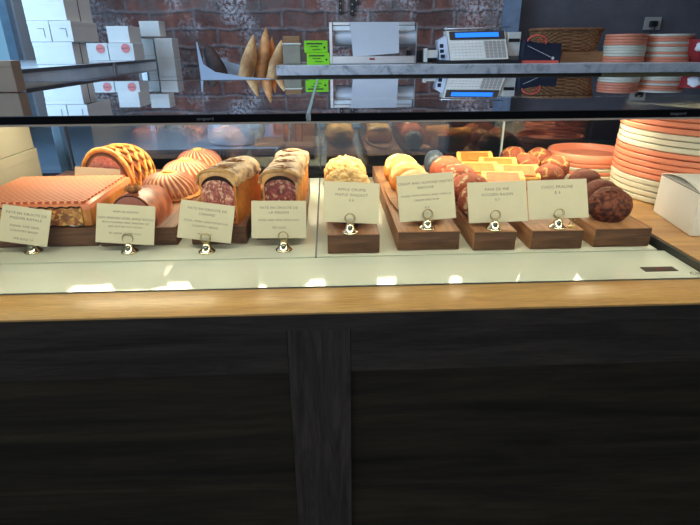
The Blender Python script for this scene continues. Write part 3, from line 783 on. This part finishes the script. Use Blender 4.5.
# white pastry box at the right
A, B = az(690, 236, 1.1505), az(653, 211, 1.1505)
d = (B-A); ang = math.atan2(d.y, d.x)-math.pi/2
W_ = .13; L_ = d.length; 
Tt = thing('pastry_box', 'white pastry box with its lid ajar on the oak shelf at the right', 'box', (A.x, A.y, 1.1505), (0, 0, ang))
zt = ay(663, 174, B.y).z - 1.1505
G().box(0, W_, 0, L_, 0, zt, bev=.001).build('carton_body', M['white_card'], Tt)
g = G(); n = 12
prf = [(0, L_*i/n, zt+.002+.010*math.sin(math.pi*i/n)) for i in range(n+1)]
g.prism(prf + [(q[0], q[1], q[2]-.0015) for q in prf[::-1]], (W_, 0, 0)); g.build('bowed_lid', M['white_card'], Tt, smooth=True)
G().box(W_*.0-.0012, 0, L_*.02, L_*.98, zt*.985, zt*.999).build('lid_gap', M['seam'], Tt)
# neighbouring box cut by the frame
carton('pastry_box', 'white pastry box in the right corner in front of the boxed lid', .655, .80, .70, .775, 1.1505, 1.200, rotz=R(0))

# ------------------------------------------------------------------ staff side
rb = thing('rear_worktop', 'low blue-lit steel worktop with black edge behind the case', 'worktop', (-.7, 2.2, 0))
def rbx(name, m, *a):
    a = list(a); a[0] += .7; a[1] += .7; a[2] -= 2.2; a[3] -= 2.2
    return G().box(*a, bev=.001).build(name, M[m], rb)
rbx('top', 'work_steel', -1.385, -.19, 1.93, 2.75, 1.085, 1.10)
rbx('return_top', 'work_steel', -1.385, -.80, 1.50, 1.929, 1.085, 1.10)
rbx('edge_band', 'black', -.799, -.20, 1.915, 1.929, 1.03, 1.10)
rbx('edge_band', 'black', -.7985, -.785, 1.50, 1.9145, 1.03, 1.10)
rbx('cabinet', 'dark_steel', -1.385, -.24, 1.96, 2.72, 0, 1.084)
rbx('cabinet', 'dark_steel', -1.385, -.83, 1.52, 1.959, 0, 1.084)
sh = thing('steel_shelf', 'polished steel shelf running back beside the brick wall, carrying white boxes', 'shelf', (-1.0, 1.9, 1.1003))
def sx(name, m, *a):
    a = list(a); a[0] += 1.0; a[1] += 1.0; a[2] -= 1.9; a[3] -= 1.9; a[4] -= 1.1003; a[5] -= 1.1003
    return G().box(*a, bev=.001).build(name, M[m], sh)
sx('shelf_top', 'blue_sheen_steel', -1.39, -.755, 1.37, 2.44, 1.398, 1.402)
sx('side_panel', 'blue_sheen_steel', -.757, -.752, 1.37, 2.44, 1.358, 1.3975)
sx('dark_rim', 'dark_steel', -.7515, -.749, 1.37, 2.44, 1.392, 1.402)
sx('bright_rim', 'steel', -.7515, -.748, 1.37, 2.44, 1.354, 1.360)
for x, y in ((-1.36, 1.56), (-.79, 1.56), (-1.36, 2.40), (-.79, 2.40)): sx('leg', 'steel', x-.012, x+.012, y-.012, y+.012, 1.1003, 1.3975)
sx('bracket', 'steel', -.7514, -.746, 1.95, 1.975, 1.358, 1.398)

def pbox(name, label, q, D, depth, z0=None, **k):
    """carton whose front face sits at depth D, spanning x0..x1 / y0..y1 of q"""
    x0, y0, x1, y1 = q
    a, b_ = ay(x0, y1, D), ay(x1, y1, D); c_ = ay(x1, y0, D)
    zb = z0 if z0 is not None else min(a.z, b_.z)
    return carton(name, label, a.x, b_.x, D, D+depth, zb, c_.z, **k), c_.z
GB = 'white cartons stacked left of the brick wall'
_, z1 = pbox('white_carton', 'wide white carton at the bottom of the stack by the left wall', (37, 42, 76, 64), 1.75, .10, z0=1.4025, group=GB, side_seam=True)
_, z2 = pbox('white_carton', 'white carton with slit flap, left one in the middle row by the left wall', (31, 20.5, 52, 41), 1.75, .1, z0=z1+.001, group=GB, seam=True)
_, z2b = pbox('white_carton', 'white carton with slit flap, right one in the middle row by the left wall', (53, 20.5, 74, 41), 1.75, .19, z0=z1+.001, group=GB, seam=True)
pbox('white_carton', 'largest white carton, on top of the stack by the left wall', (26, -10, 67, 20), 1.76, .19, z0=max(z2, z2b)+.001, group=GB, side_seam=True)
_, z3 = pbox('white_carton', 'white carton with pink round label, left of the labelled pair', (84.5, 43, 110, 63), 2.22, .12, z0=1.4025, group=GB, label_disc=(.45, .68, .017))
_, z4 = pbox('white_carton', 'white carton with pink round label, right of the labelled pair', (110.8, 43, 135.5, 62), 2.22, .12, z0=1.4025, group=GB, label_disc=(.38, .70, .017))
pbox('white_carton', 'white carton without label on top of the labelled pair', (108.5, 26, 130, 41.5), 2.24, .14, z0=max(z3, z4)+.001, group=GB)
def col_stack(x0, x1, D, dep, ys, labs):
    """a column of cartons from the worktop up; ys = photo rows of the joints from the top down"""
    zs = [ay((x0+x1)/2, y, D).z for y in ys]
    zs[-1] = 1.1005
    a, b_ = ay(x0, ys[0], D).x, ay(x1, ys[0], D).x
    for i in range(len(zs)-1):
        carton('white_carton', labs[i], a, b_, D, D+dep, zs[i+1]+.0005, zs[i]-.0005, group=GB)
col_stack(154, 171.5, 2.46, .1, [38, 58, 77, 95, 110], ['white carton nearest the bricks, top of the rightmost column', 'white carton nearest the bricks, second down in the rightmost column', 'white carton third down in the rightmost column', 'white carton at the foot of the rightmost column'])
col_stack(133, 152.5, 2.49, .1, [38.5, 55.5, 74, 92, 110], ['white carton behind the labelled pair, top of its column', 'white carton behind the labelled pair, second in its column', 'white carton behind the shelf rim, third in its column', 'white carton at the foot of the column behind the shelf'])
p = ay(153, 37, 2.52)
x0, x1 = ay(141, 37, 2.47).x, ay(160.5, 37, 2.47).x
carton('white_carton', 'small white carton bridging the tops of the two rear columns', x0, x1, 2.47, 2.56, ay(150, 37.4, 2.46).z+.004, ay(150, 21, 2.47).z, group=GB)

# back counter with marble shelf
MZ = 1.3815
bc = thing('back_counter', 'long back counter with a grey marble top in front of the wall', 'counter', (1.0, 2.4, 0))
def bx(name, m, *a, bev=.002):
    a = list(a); a[0] -= 1.0; a[1] -= 1.0; a[2] -= 2.4; a[3] -= 2.4
    return G().box(*a, bev=bev).build(name, M[m], bc)
bx('marble_top', 'marble', -.196, 3.1, 2.12, 2.62, MZ-.036, MZ)
bx('apron', 'dark_wood', -.185, 1.10, 2.135, 2.60, 1.28, MZ-.0365)
bx('cabinet', 'dark_wood', -.185, 1.10, 2.16, 2.60, 0, 1.2795)
bx('fridge_front', 'dark_steel', 1.101, 3.1, 2.135, 2.60, 0, 1.295)
bx('steel_fascia', 'warm_reflection_steel', 1.101, 3.1, 2.128, 2.60, 1.296, MZ-.0365)

def W(px, py, D): return ay(px, py, D)
# bread bin
xb0, xb1 = W(202, 77, 2.22).x, W(270, 77, 2.22).x
bb = thing('bread_bin', 'white bin with a tall left side holding the upright breads', 'bin', ((xb0+xb1)/2, 2.22, 1.1003))
w = (xb1-xb0)/2
zl = W(197, 42, 2.22).z-1.1003; zr_ = W(262, 76, 2.22).z-1.1003
xl = W(196, 42, 2.22).x-(xb0+xb1)/2
zm = W(215, 72, 2.22).z-1.1003
G().prism([(-w, 0, 0), (w, 0, 0), (w, 0, zr_-.01), (w*.3, 0, zr_-.004), (-w*.6, 0, zm), (-w*.93, 0, zm+.03), (xl+.004, 0, zl), (xl, 0, zl)], (0, .003, 0)).build('front_wall', M['blue_plastic'], bb)
G().prism([(-w, 0.003, 0), (-w, .16, 0), (xl, .16, zl*.9), (xl, .003, zl)], (.003, 0, 0)).build('side_wall', M['glass'], bb)
G().box(w-.003, w, .003, .16, 0, zr_-.02).build('side_wall', M['blue_plastic'], bb)
G().prism([(-w, .157, 0), (w, .157, 0), (w, .157, zr_), (-w*.3, .157, zm+.03), (-w+.01, .157, zm+.07)], (0, .003, 0)).build('back_wall', M['blue_plastic'], bb)
G().box(-w+.004, w-.004, .004, .156, 0, .004).build('base', M['blue_plastic'], bb)
def loaf(top, bot, r0, D0, label, c1, c2, tip=True, nm='baguette'):
    T = W(*top, D0+.03); B_ = W(*bot, D0)
    d = (B_-T); s_ = (1.112-T.z)/d.z; Bm = T + d*s_
    if s_ > 3: Bm = B_ + Vector((0, 0, -.1))
    N = 26; pts = []; rr_ = []
    for i in range(N+1):
        f = i/N; p = T.lerp(Bm, f); p.x += .006*math.sin(f*5)
        k = (math.sin(min(1, f*3.4+.02)*math.pi/2))**(.9 if tip else .5); k *= min(1, (1-f)*8+.25)
        pts.append(p-Bm); rr_.append(max(.0012, r0*k*(1+.04*math.sin(f*28))))
    o = G().tube(pts, rr_, 18).build(nm, M['bread'], smooth='all', loc=Bm, color=lambda p: lerp(c1, c2, .5+nz(p, 16)*1.2 + .6*math.sin(p.z*60+p.x*30)*.5))
    return tag(o, label, 'bread', 'breads standing in the bin')
BC1, BC2 = srgb(232, 186, 130), srgb(176, 122, 76)
loaf((253.5, 34.5), (242, 85), .031, 2.27, 'leftmost pointed baguette in the bin', BC1, BC2)
loaf((266, 26.5), (258, 85), .027, 2.31, 'tallest pointed baguette in the bin', srgb(236, 170, 112), BC2)
loaf((272, 37), (268, 85), .020, 2.345, 'slim orange baguette behind the tallest one', srgb(224, 138, 70), srgb(170, 96, 50))
loaf((281.5, 40), (270, 88), .032, 2.265, 'rightmost bulging baguette beside the marble top', BC1, srgb(160, 108, 68))
loaf((206, 45), (222, 85), .036, 2.29, 'dark rye loaf leaning at the left of the bin', srgb(84, 66, 62), srgb(46, 38, 42), False, 'rye_loaf')

def dbox(name, m, parent, q, D, depth, dz=0, bev=.0015, o_=None):
    """box part from a photo rectangle at depth D in parent space"""
    x0, y0, x1, y1 = q; a = W(x0, y1, D); b_ = W(x1, y0, D); L0 = parent.location
    return G().box(a.x-L0.x, b_.x-L0.x, D-L0.y, D+depth-L0.y, max(a.z, L0.z)-L0.z, b_.z-L0.z, bev=bev).build(name, M[m], parent)
# tins behind breads
t = thing('steel_tin', 'small steel tin left of the lime green boxes', 'tin', (W(292, 62, 2.24).x, 2.24, MZ))
dbox('tin_body', 'tin', t, (283.5, 44.5, 300, 64), 2.24, .07)
dbox('tin_lid', 'cream_plastic', t, (282.5, 43, 300.5, 44.6), 2.238, .074, bev=.0005)
t = thing('wooden_box', 'small wooden box behind the steel tin', 'box', (W(292, 55, 2.33).x, 2.33, MZ))
dbox('box_body', 'light_wood', t, (284, 36, 299.5, 64), 2.33, .06)
# lime boxes
zz = MZ+.0003
for k, (q, lab) in enumerate((((307, 53.5, 329.5, 64), 'lime green carton, lower of the two beside the paper dispenser'), ((304.5, 42.7, 327.5, 53), 'lime green carton, upper of the two beside the paper dispenser'))):
    a, b_ = W(q[0], q[3], 2.2), W(q[2], q[1], 2.2)
    h = .044
    t = thing('lime_carton', lab, 'box', ((a.x+b_.x)/2, 2.2, zz), group='lime green cartons'); w = (b_.x-a.x)/2
    G().box(-w, w, 0, .10, 0, h, bev=.001).build('carton_body', M['lime'], t)
    G().box(-w*.8, w*.55, -.0012, 0, h*.70, h*.80).box(-w*.5, w*.2, -.0012, 0, h*.50, h*.55).box(-w*.3, w*.4, -.0012, 0, h*.25, h*.29).build('printed_lines', M['knife'], t)
    G().lathe([(0, 0), (.004, 0), (.004, .001), (0, .001)], 12, (w*.72, 0, h*.42), Matrix.Rotation(R(90), 3, 'X')).build('printed_mark', M['knife'], t)
    zz += h+.0006
# paper dispenser
D = 2.22
t = thing('paper_dispenser', 'grey steel paper roll dispenser with a printed sheet hanging down its front', 'dispenser', (W(374, 62, D).x, D, MZ+.0002))
for x in (331, 416.5): dbox('side_bracket', 'steel', t, (x-1.3, 22, x+1.3, 64), D, .15)
dbox('front_tray', 'steel', t, (332.5, 55.5, 415, 64), D-.01, .012)
dbox('base_plate', 'steel', t, (332.5, 61.5, 415, 64), D+.0021, .145)
dbox('cutting_bar', 'steel', t, (332.5, 21.5, 415, 25.5), D+.02, .09)
dbox('serrated_blade', 'blue_sheen_steel', t, (333, 25.6, 415, 30.5), D+.012, .006, bev=.0005)
ca = W(374, 37.5, D+.07); rad = .032; xa, xb = W(334.5, 38, D+.07).x, W(414, 38, D+.07).x
G().lathe([(.012, 0), (rad, 0), (rad, xb-xa), (.012, xb-xa), (.012, 0)], 32, (xa-t.location.x, .045, ca.z-t.location.z), Matrix.Rotation(R(90), 3, 'Y')).build('paper_roll', M['paper'], t, smooth=True)
a, b_, c_, d_ = W(350, 22, D-.014), W(399, 22, D-.014), W(399, 53, D-.014), W(353, 57, D-.014)
s_ = G().prism([p-t.location for p in (a, b_, c_, d_)], (0, .0012, 0)).build('hanging_sheet', M['paper'], t)
a, b_ = W(369, 57, D-.0112), W(375, 59.5, D-.0112)
dbox('red_mark', 'red', t, (369.5, 58, 375, 60), D-.0112, .001, bev=0)
# label scale
D = 2.19
t = thing('label_scale', 'cream shop scale with blue lit display and keyboard on the marble', 'scale', (W(478, 60, D).x, D, MZ+.0002))
def lp(px, py, y): return W(px, py, y)-t.location
kw = [(450.5, 60.5, D), (508.5, 59, D), (504.5, 30.5, D+.06), (447, 31, D+.06)]
fr_ = [lp(*k) for k in kw]
fr_[0].z = max(fr_[0].z, .004); fr_[1].z = max(fr_[1].z, .004)
Bk = [Vector((p.x, .13, p.z if i > 1 else .004)) for i, p in enumerate(fr_)]
g = G(); vs = [g.bm.verts.new(p) for p in fr_+Bk]
for f in ((0, 1, 2, 3), (5, 4, 7, 6), (4, 0, 3, 7), (1, 5, 6, 2), (3, 2, 6, 7), (4, 5, 1, 0)): g.bm.faces.new([vs[i] for i in f])
g.build('console', M['cream_plastic'], t)
ux = (fr_[1]-fr_[0]); uy = (fr_[3]-fr_[0]); nn = ux.cross(uy).normalized()
def on_face(u0, v0, u1, v1, name, m, th=.002, parent=t, off=0):
    P = lambda u, v: fr_[0]+ux*u+uy*v+nn*off
    return G().prism([P(u0, v0), P(u1, v0), P(u1, v1), P(u0, v1)], nn*th).build(name, M[m], parent)
on_face(.03, .69, .98, .97, 'display_bezel', 'knife', .002)
on_face(.13, .76, .88, .91, 'lit_display', 'screen', .001, off=.002)
kk = 0
for r_ in range(6):
    for c in range(14):
        if c < 9 and r_ < 6:
            u = .04+c*.063; m = 'key_white'
        else:
            u = .62+(c-9)*.072; m = 'key_grey'
        on_face(u, .06+r_*.098, u+(.052 if c < 9 else .058), .06+r_*.098+.078, 'key', m, .0015)
g = G().prism([lp(438, 41, D+.05), lp(440, 60, D+.005), lp(449.8, 60, D+.003), lp(446.4, 36, D+.06)], (0, .06, 0)); g.build('side_housing', M['blue_plastic'], t)
for q in ((439.8, 44, 443.6, 48), (440, 49.5, 444, 53), (440.6, 54.5, 445, 58)): dbox('vent', 'navy', t, q, D+.002, .004, bev=0)
dbox('printer', 'cream_plastic', t, (506.5, 32, 521.5, 56), D+.045, .08)
dbox('label_slot', 'knife', t, (508.5, 38.5, 520, 42), D+.043, .004, bev=0)
dbox('printer_foot', 'key_grey', t, (509, 48, 520, 61), D+.05, .06)
dbox('side_arm', 'cream_plastic', t, (424.5, 50, 438, 58), D+.02, .02)
dbox('side_arm_foot', 'cream_plastic', t, (424.5, 48.5, 428, 62), D+.018, .05)
dbox('black_base', 'knife', t, (437, 60, 522, 64), D-.004, .12)
g = G()
for a_, b_ in ((W(446, 27, D+.09), W(446, 31.5, D+.09)), (W(495, 26, D+.09), W(495, 31, D+.09))): g.tube([a_-t.location, b_-t.location], .0015, 6)
g.tube([W(444, 29, D+.09)-t.location, W(511, 27, D+.09)-t.location], .0022, 6); g.build('rear_rail', M['steel'], t, smooth='all')
tag(G().box(-.10, .10, 0, .03, 0, .05, bev=.004).build('black_case', M['knife'], loc=(W(430, 50, 2.36).x, 2.36, MZ+.0002)), 'low black case behind the scale arm', 'case')

# navy bag with coral ribbon
D = 2.2
a, b_ = W(522, 60, D), W(560, 60, D)
t = thing('navy_pouch', 'navy folded pouch with a curled coral ribbon on the marble', 'pouch', ((a.x+b_.x)/2, D, MZ+.0002)); w = (b_.x-a.x)/2
h0 = W(524, 40, D).z-MZ; h1 = W(558, 43, D).z-MZ
G().prism([(-w, 0, 0), (w, 0, 0), (w*.98, 0, h1), (-w*.2, 0, h1*1.0), (-w*.95, 0, h0)], (0, .09, 0)).build('pouch_body', M['navy'], t)
G().box(-w-.004, w*.92, -.003, .005, 0, .010).build('coral_base_strip', M['coral'], t)
pts = [(-w*.35+.035*math.cos(a)*1.1-.0, -.004, h1+.006+.022*math.sin(a)) for a in [math.pi*(1-i/16*1.15) for i in range(17)]]
G().tube(pts, .003, 6, flat=.6).build('ribbon_loop', M['coral'], t, smooth='all')
pts = [(-w*.3+.03*i/10, -.005, h1+.010+.006*math.sin(i*.6)) for i in range(11)]
G().tube(pts, .0025, 6, flat=.6).build('ribbon_tail', M['coral'], t, smooth='all')
G().tube([(-w*.8, -.002, h0*.75), (w*.5, -.002, h0*.25)], .001, 5).build('white_cord', M['paper'], t)
tag(G().lathe([(0, 0), (.006, 0), (.006, .002), (0, .002)], 12, rot=Matrix.Rotation(R(90), 3, 'X')).build('white_button', M['paper'], t, loc=(w*.6, 0, .018)), None, None)

# wooden crate with wicker basket on it
D = 2.31
t = thing('wooden_crate', 'low wooden crate under the wicker basket', 'crate', (W(583, 60, D).x, D, MZ+.0002))
dbox('crate_body', 'light_wood', t, (562, 51.5, 604, 63.5), D, .2)
zc = W(583, 51.5, D).z
x0, x1 = W(540, 45, D).x, W(605, 45, D).x
t = thing('wicker_basket', 'long brown wicker basket on the back counter', 'basket', ((x0+x1)/2, D+.09, zc+.001))
w = (x1-x0)/2; zt = W(580, 29.5, D).z-zc
def ringpts(k, z, ph, n=96, amp=.004):
    out = []
    for i in range(n):
        a = 2*math.pi*i/n; e = 4
        x = w*k*math.copysign(abs(math.cos(a))**(2/e), math.cos(a)); y = .085*k*math.copysign(abs(math.sin(a))**(2/e), math.sin(a))
        s_ = 1+(amp/.085)*math.sin(i*math.pi/2+ph); out.append((x*(1+(s_-1)*.3), y*s_, z))
    return out
g = G(); nr = 12
for r_ in range(nr): g.tube(ringpts(.88+.12*r_/nr, .004+zt*.92*r_/(nr-1), math.pi*(r_ % 2)), .0048, 6, True)
g.build('woven_wall', plain('wicker', srgb(150, 106, 70), .7, var=.3, scale=60), t, smooth='all')
G().tube(ringpts(1.02, zt, 0, amp=.001), .007, 8, True).build('rim', plain('wicker_rim', srgb(120, 82, 54), .7, var=.3, scale=60), t, smooth='all')
G().box(-w*.86, w*.86, -.07, .07, 0, .006).build('base', M['light_wood'], t)

# back plates
def back_stack(px0, px1, ytop, cols, where, grp):
    D = 2.3; a, b_ = W(px0, 55, D).x, W(px1, 55, D).x; r_ = (b_-a)/2
    zt = W((px0+px1)/2, ytop, D-.05).z; h = (zt-MZ)/len(cols)-.0005
    plates((a+b_)/2, D, MZ+.0003, r_, h, cols, where, grp)
back_stack(604, 642, 34, 'PPWWWWPPPP', 'left plate stack on the back counter', 'plates in the left back stack')
back_stack(643.5, 687, 34, 'PPWPWWPWPPW', 'right plate stack on the back counter', 'plates in the right back stack')
t = thing('red_bowl', 'dark red bowl holding white cloth, at the right end of the back counter', 'bowl', (W(702, 55, 2.22).x, 2.22, MZ+.0003))
G().lathe([(0, 0), (.04, 0), (.065, .03), (.075, .085), (.072, .085), (.060, .03), (.035, .005), (0, .005)], 40).build('bowl_body', M['red'], t, smooth=True)
G().blob(.026, .03, .024, c=(-.045, -.062, .04), sub=3, disp=lambda p: .25*noise.noise(p*2.5)).build('white_cloth', M['paper'], t, smooth='all')
# outlet
p, q = W(643, 30, 2.795), W(662, 17, 2.795)
t = thing('wall_outlet', 'steel wall outlet with a black plug on the grey wall', 'outlet', ((p.x+q.x)/2, 2.799, p.z)); w = (q.x-p.x)/2; h = q.z-p.z
G().box(-w, w, -.006, 0, 0, h, bev=.001).build('cover_plate', M['key_grey'], t)
G().box(-w*.45, w*.35, -.03, -.006, h*.25, h*.7, bev=.003).build('plug', M['knife'], t)
G().tube([(0, -.028, h*.4), (-w*.3, -.05, h*.2), (-w*.5, -.06, -.1), (-w*.5, -.05, -.2)], .004, 8).build('cord', M['knife'], t, smooth='all')
# knives on the wall
for k, (x, y, s_) in enumerate(((340.5, 14.5, .012), (352.3, 15.5, .014), (356.5, 5, .016))):
    pt = W(x, y, 2.77)
    t = thing('kitchen_knife', ['black-handled knife hanging on the brick wall, leftmost', 'black-handled knife hanging on the brick wall, longest handle', 'black-handled knife hanging on the brick wall, rightmost and highest'][k], 'knife', (pt.x, 2.7865, pt.z), group='knives on the wall')
    G().prism([(-s_*.7, 0, .004), (0, 0, 0), (s_*.7, 0, .004), (s_*.6, 0, .05), (s_*.8, 0, .115), (-s_*.8, 0, .115), (-s_*.6, 0, .05)], (0, .014, 0)).build('handle', M['knife'], t)
    G().prism([(-s_*.9, .005, .115), (s_*1.1, .005, .115), (s_*.9, .005, .30), (-s_*.9, .005, .34)], (0, .003, 0)).build('blade', M['steel'], t)
    g = G()
    for z in (.02, .05, .08): g.lathe([(0, 0), (.0025, 0), (.0025, .001), (0, .001)], 8, (0, 0, z), Matrix.Rotation(R(90), 3, 'X'))
    g.build('rivet', M['steel'], t)
pt = W(350, -22, 2.78)
tag(G().box(-.18, .18, 0, .015, 0, .04, bev=.002).build('magnetic_knife_rack', M['dark_steel'], loc=(pt.x, 2.783, pt.z+.16)), 'dark magnetic rack holding the knives on the brick wall', 'knife rack')

# seen through the rear doors
D = 1.94
a, b_ = W(203, 145, D), W(262, 145, D)
t = G().blob((b_.x-a.x)/2, .085, .075, sub=4, flat=-.5, disp=lambda p: .12*noise.noise(p*2)).build('white_bag', plain('cloudy_bag', srgb(205, 210, 222), .35, var=.12, scale=12), smooth='all', loc=((a.x+b_.x)/2, D+.1, 1.1003))
tag(t, 'cloudy white plastic bag lying on the rear worktop', 'bag')
a, b_ = W(284, 150, 1.99), W(302, 150, 1.99)
tag(G().box(-.13,.13,0,.16,0,.012,bev=.002).build('wooden_plank', M['light_wood'], loc=((W(258,152,1.96).x+.12), 1.96, 1.1003)), 'pale wooden plank lying on the rear worktop under the reddish block', 'plank')
t = thing('cherry_block', 'upright reddish wooden block seen through the rear doors', 'wooden block', ((a.x+b_.x)/2, 2.0, 1.1125))
w = (b_.x-a.x)/2
G().box(-w, w, 0, .08, 0, .16, bev=.003).build('block', M['orange_wood'], t)
G().box(-w*.3, -w*.15, -.001, .0, .0, .16).box(w*.3, w*.45, -.001, .0, .0, .16).build('groove', M['knife'], t)
a, b_ = W(258, 153, 1.95), W(308, 153, 1.95)

# ------------------------------------------------------------------ world and look
wd = bpy.data.worlds.new('world'); S.world = wd; wd.use_nodes = True
wd.node_tree.nodes['Background'].inputs[0].default_value = (.6, .75, 1, 1)
wd.node_tree.nodes['Background'].inputs[1].default_value = .05
S.view_settings.view_transform = 'Standard'; S.view_settings.look = 'None'
S.view_settings.exposure = 0.0; S.view_settings.gamma = 1; S.view_settings.use_curve_mapping = False
S.cycles.use_denoising = True
S.cycles.max_bounces = 10; S.cycles.transparent_max_bounces = 24; S.cycles.glossy_bounces = 6
S.cycles.sample_clamp_indirect = 4; S.cycles.caustics_reflective = False; S.cycles.caustics_refractive = False
